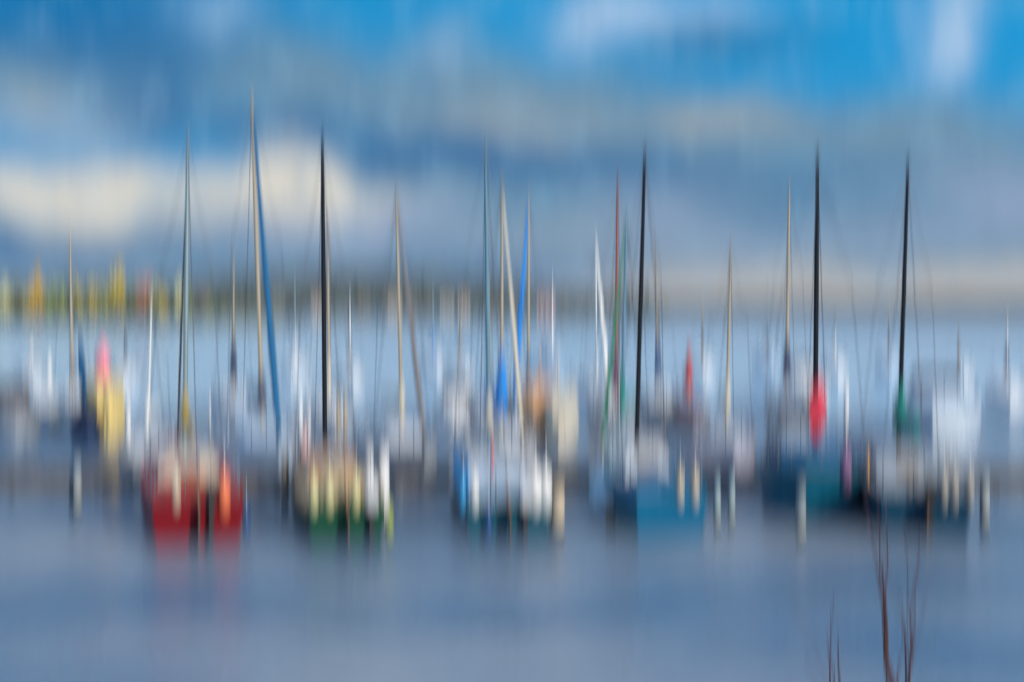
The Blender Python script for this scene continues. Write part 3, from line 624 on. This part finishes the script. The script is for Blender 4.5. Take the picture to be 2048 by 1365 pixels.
# ---------------- boats moored farther out
far_list = [(62, 96, 690, 'slate blue covered mast', navy), (98, 70, 800, 'stubby beige mast', beige), (590, 110, 560, 'thin silver mast', alu), (700, 100, 600, 'thin white mast', whitec), (866, 120, 580, 'thin silver mast', alu), (921, 105, 610, 'thin beige mast', beige),
            (1105, 130, 560, 'thin white mast', whitec), (1405, 115, 600, 'thin beige mast', beige), (1535, 125, 585, 'thin silver mast', alu), (1670, 110, 640, 'thin silver mast', alu), (1778, 118, 610, 'thin beige mast', beige), (1918, 100, 670, 'thin beige mast', beige), (2015, 82, 640, 'thin white mast', whitec), (250, 100, 640, 'thin silver mast', alu)]
where = ['left of the leftmost beige mast', 'just left of the leftmost beige mast', 'between the tallest and first black mast', 'just right of the black mast of the green boat', 'right of the grey furled sail', 'left of the dark teal boat mast',
         'right of the royal blue furled sail', 'right of the bundled red sail', 'left of the distant dark sail cover', 'right of the red sail cover', 'left of the green sail cover', 'above the large cabin cruiser', 'at the right edge of the harbour', 'left of the small grey boat mast']
for (px, d, top, ml, mm), wh in zip(far_list, where):
    sailboat('distant boat with ' + ml + ' ' + wh, (px, d), (px + random.uniform(-10, 12), d - 3.4), 2.3, .85, top, white_gel if random.random() < .7 else palebl, white_gel, white_gel, mm, None, .06, cover=random.choice([navy, whitec, royal, greyc]), covr=.2, small=True, tiller=False, group='sailing boats moored farther out')
# ---------------- mooring posts
post(600, 60, 795, white_gel, None, 'white mooring post, left of the close pair beyond the jetty', r_=.10)
post(616, 60, 792, white_gel, None, 'white mooring post, right of the close pair beyond the jetty', r_=.10)
post(676, 62, 785, pile, beige, 'beige sleeved mooring post just right of the black mast, nearer the mast', r_=.08, capf=.9)
post(690, 62, 790, pile, beige, 'beige sleeved mooring post right of its twin beside the black mast', r_=.08, capf=.9)
post(255, 58, 800, white_gel, None, 'pale mooring post between the yellow covered boat and the red boat', r_=.11)
post(418, 62, 800, white_gel, None, 'thin white mooring post between the red boat mast and the tallest mast', r_=.07)
post(767, 37.5, 905, white_gel, None, 'thick white mooring post at the right side of the dark green boat', r_=.14)
post(1115, 36.4, 975, pile, fc, 'cream sleeved mooring post at the right side of the dark teal boat', r_=.17, capf=.92)
post(1094, 36.9, 965, rubber, None, 'black mooring post left of the cream one beside the dark teal boat', r_=.15)
post(152, 40.5, 930, pile, fg, 'grey sleeved mooring post standing alone in the water at the left', r_=.11, capf=.9)
post(140, 41, 945, pile, None, 'dark mooring post leaning beside the lone grey sleeved post', r_=.07, lean=.03)
post(1260, 39.8, 900, white_gel, None, 'white mooring post in front of the light blue tarpaulin', r_=.11)
post(1436, 37.6, 965, pile, mat('faded_blue_sleeve', (.24, .36, .42), .6), 'light blue sleeved mooring post just right of the deep blue boat', r_=.09, capf=.9)
post(1464, 38.2, 960, pile, mat('faded_blue_sleeve', (.24, .36, .42), .6), 'light blue sleeved mooring post at the left of the petrol blue boat', r_=.09, capf=.9)
post(1826, 36.4, 955, pile, fc, 'cream topped wooden mooring post left of the middle one on the slate blue boat', r_=.13, capf=.55)
post(1853, 36.2, 975, pile, None, 'bare brown mooring post between the cream topped post and the slate blue boat fenders', r_=.13)
post(1972, 37.5, 960, pile, fg, 'grey sleeved mooring post at the right side of the slate blue boat', r_=.12, capf=.9)
post(1694, 62, 775, white_gel, None, 'white mooring post between the red and the green sail covers', r_=.12)
post(1738, 39, 890, mat('orange_painted_pole', (.75, .35, .10), .5), None, 'thin orange pole between the petrol blue and slate blue boats', r_=.035)
post(568, 42, 905, pile, beige, 'beige sleeved mooring post between the red and green boats', r_=.10, capf=.8)
post(1222, 37.2, 1000, pile, None, 'short worn brown mooring post below the light blue tarpaulin', r_=.13)
post(738, 43.4, 905, white_gel, None, 'tall white mooring post behind the outboard of the dark green boat', r_=.13)
post(318, 41, 905, pile, beige, 'beige sleeved mooring post at the left side of the dark red boat', r_=.07, capf=.9)
post(915, 41.5, 880, white_gel, None, 'thin white mooring post at the left side of the dark teal boat', r_=.05)
post(1900, 42, 915, pile, beige, 'beige sleeved mooring post behind the slate blue boat', r_=.08, capf=.9)
sailboat('sailing boat with beige mast half hidden behind the black mast of the green boat', (658, 66), (664, 62.5), 2.3, .85, 440, white_gel, white_gel, white_gel, beige, 656, .085, cover=creamc, tiller=False)
sailboat('sailing boat with ochre mast half hidden behind the dark teal boat mast', (981, 66), (990, 62.5), 2.3, .85, 420, palebl, white_gel, white_gel, mat('ochre_painted_mast', (.42, .31, .10), .5), 975, .07, cover=greyc, tiller=False)
# ---------------- jetty between the rows
jr = empty('jetty', (0, 45.3, .1)); tag(jr, 'long low dark wooden jetty running between the two rows of boats', 'jetty')
dk = MB()
for i in range(350):
    x = -28 + i * .16 + random.uniform(-.004, .004); dk.box((x, -.55 + random.uniform(-.02, .02), .40), (x + .145, .55, .445 + random.uniform(-.004, .004)))
dk.build('deck', jet, jr, False)
MB().box((-28, -.50, -.02), (28, -.38, .398)).build('beam', pile, jr, False); MB().box((-28, .38, .22), (28, .50, .398)).build('beam', pile, jr, False)
for i in range(20): MB().tube([(-27.5 + i * 2.86, (-1) ** i * .2, -1), (-27.5 + i * 2.86, (-1) ** i * .2, .398)], .10, 10).build('pile', pile, jr)
# pennant on the teal boat's quarter
fr_ = empty('pennant_staff', on_boat(Cb, -.45, .0, .9)); tag(fr_, 'thin staff with a narrow red pennant at the stern of the dark teal boat', 'flag')
MB().tube([(0, 0, -.1), (.02, 0, 1.6)], .014, 6).build('staff', steel, fr_)
MB().loft([[(.02, -.004, 1.55), (.02, .012, 1.55), (.02, .012, 1.1), (.02, -.004, 1.1)], [(.07, .05, 1.42), (.07, .066, 1.42), (.07, .066, .75), (.07, .05, .75)], [(.05, .12, 1.0), (.05, .136, 1.0), (.05, .136, .55), (.05, .12, .55)]]).build('pennant', redc, fr_)
# ---------------- bare shrubs on the near bank
bark = mat('red_brown_bark', (.085, .035, .04), .75, 0, .3, 20)
def limb(mb, p, q, r0, r1, rnd, sub=2, n_=7):
    p, q = Vector(p), Vector(q); pts = []; rr = []; L = (q - p).length
    for i in range(n_ + 1):
        u = i / n_; j = Vector((rnd.uniform(-1, 1), rnd.uniform(-1, 1), 0)) * L * .018 * math.sin(u * math.pi)
        pts.append(p.lerp(q, u) + j + Vector((0, 0, L * .05 * math.sin(u * math.pi)))); rr.append(r0 * (1 - u) + r1 * u)
    mb.tube(pts, rr, 7)
    if sub > 0:
        for k in range(4):
            u = rnd.uniform(.3, .9); a = pts[int(u * n_)]; d = (q - p).normalized() + Vector((rnd.uniform(-.45, .45), rnd.uniform(-.4, .4), .2)); limb(mb, a, a + d * L * rnd.uniform(.25, .45), rr[int(u * n_)] * .45, .0015, rnd, sub - 1, 5)
def shrub(label, base_px, d, ztop_list, seed):
    rnd = random.Random(seed); zb = 4.0 * (1 - (d - 1) / 14.5) - .15; bx = at(base_px, d)
    root = empty('bare_shrub', (bx, d, zb)); tag(root, label, 'shrub', None)
    joint = Vector((0, 0, ztop_list[0][2] if len(ztop_list[0]) > 2 else 1.0))
    MB().tube([(0, 0, -.1), (.01, 0, joint.z * .5), joint], [.05, .042, .036], 9).build('trunk', bark, root)
    for k, spec in enumerate(ztop_list):
        px, py, _, r0, sub = spec
        mb = MB(); limb(mb, joint, (at(px, d) - bx, rnd.uniform(-.2, .2), zz(py, d) - zb), r0, .003, rnd, sub); mb.build('branch', bark, root)
    return root
shrub('bare reddish brown shrub forking in the near right foreground', 1806, 8.0, [(1757, 1120, .95, .034, 1), (1862, 1120, 0, .008, 1), (1822, 1230, 0, .014, 1), (1742, 1140, 0, .005, 0)], 3)
shrub('low bare twigs left of the forking shrub at the bottom edge', 1684, 8.2, [(1657, 1285, .75, .010, 1), (1690, 1290, 0, .012, 0), (1665, 1340, 0, .008, 0)], 11)

# ------------------------------------------------------------------ haze over the lake
hm = bpy.data.materials.new('haze'); hm.use_nodes = True; hn = NT(hm.node_tree); hm.node_tree.nodes.remove(hm.node_tree.nodes['Principled BSDF'])
pv = hn.n('ShaderNodeVolumePrincipled'); pv.inputs['Color'].default_value = (.78, .86, 1, 1); pv.inputs['Density'].default_value = .0001
hn.l(pv.outputs[0], hm.node_tree.nodes['Material Output'].inputs['Volume'])
tag(MB().box((-5200, -120, -8), (5200, 4600, 78)).build('haze', hm, smooth=False), kind='stuff', label='thin blue haze over the lake')
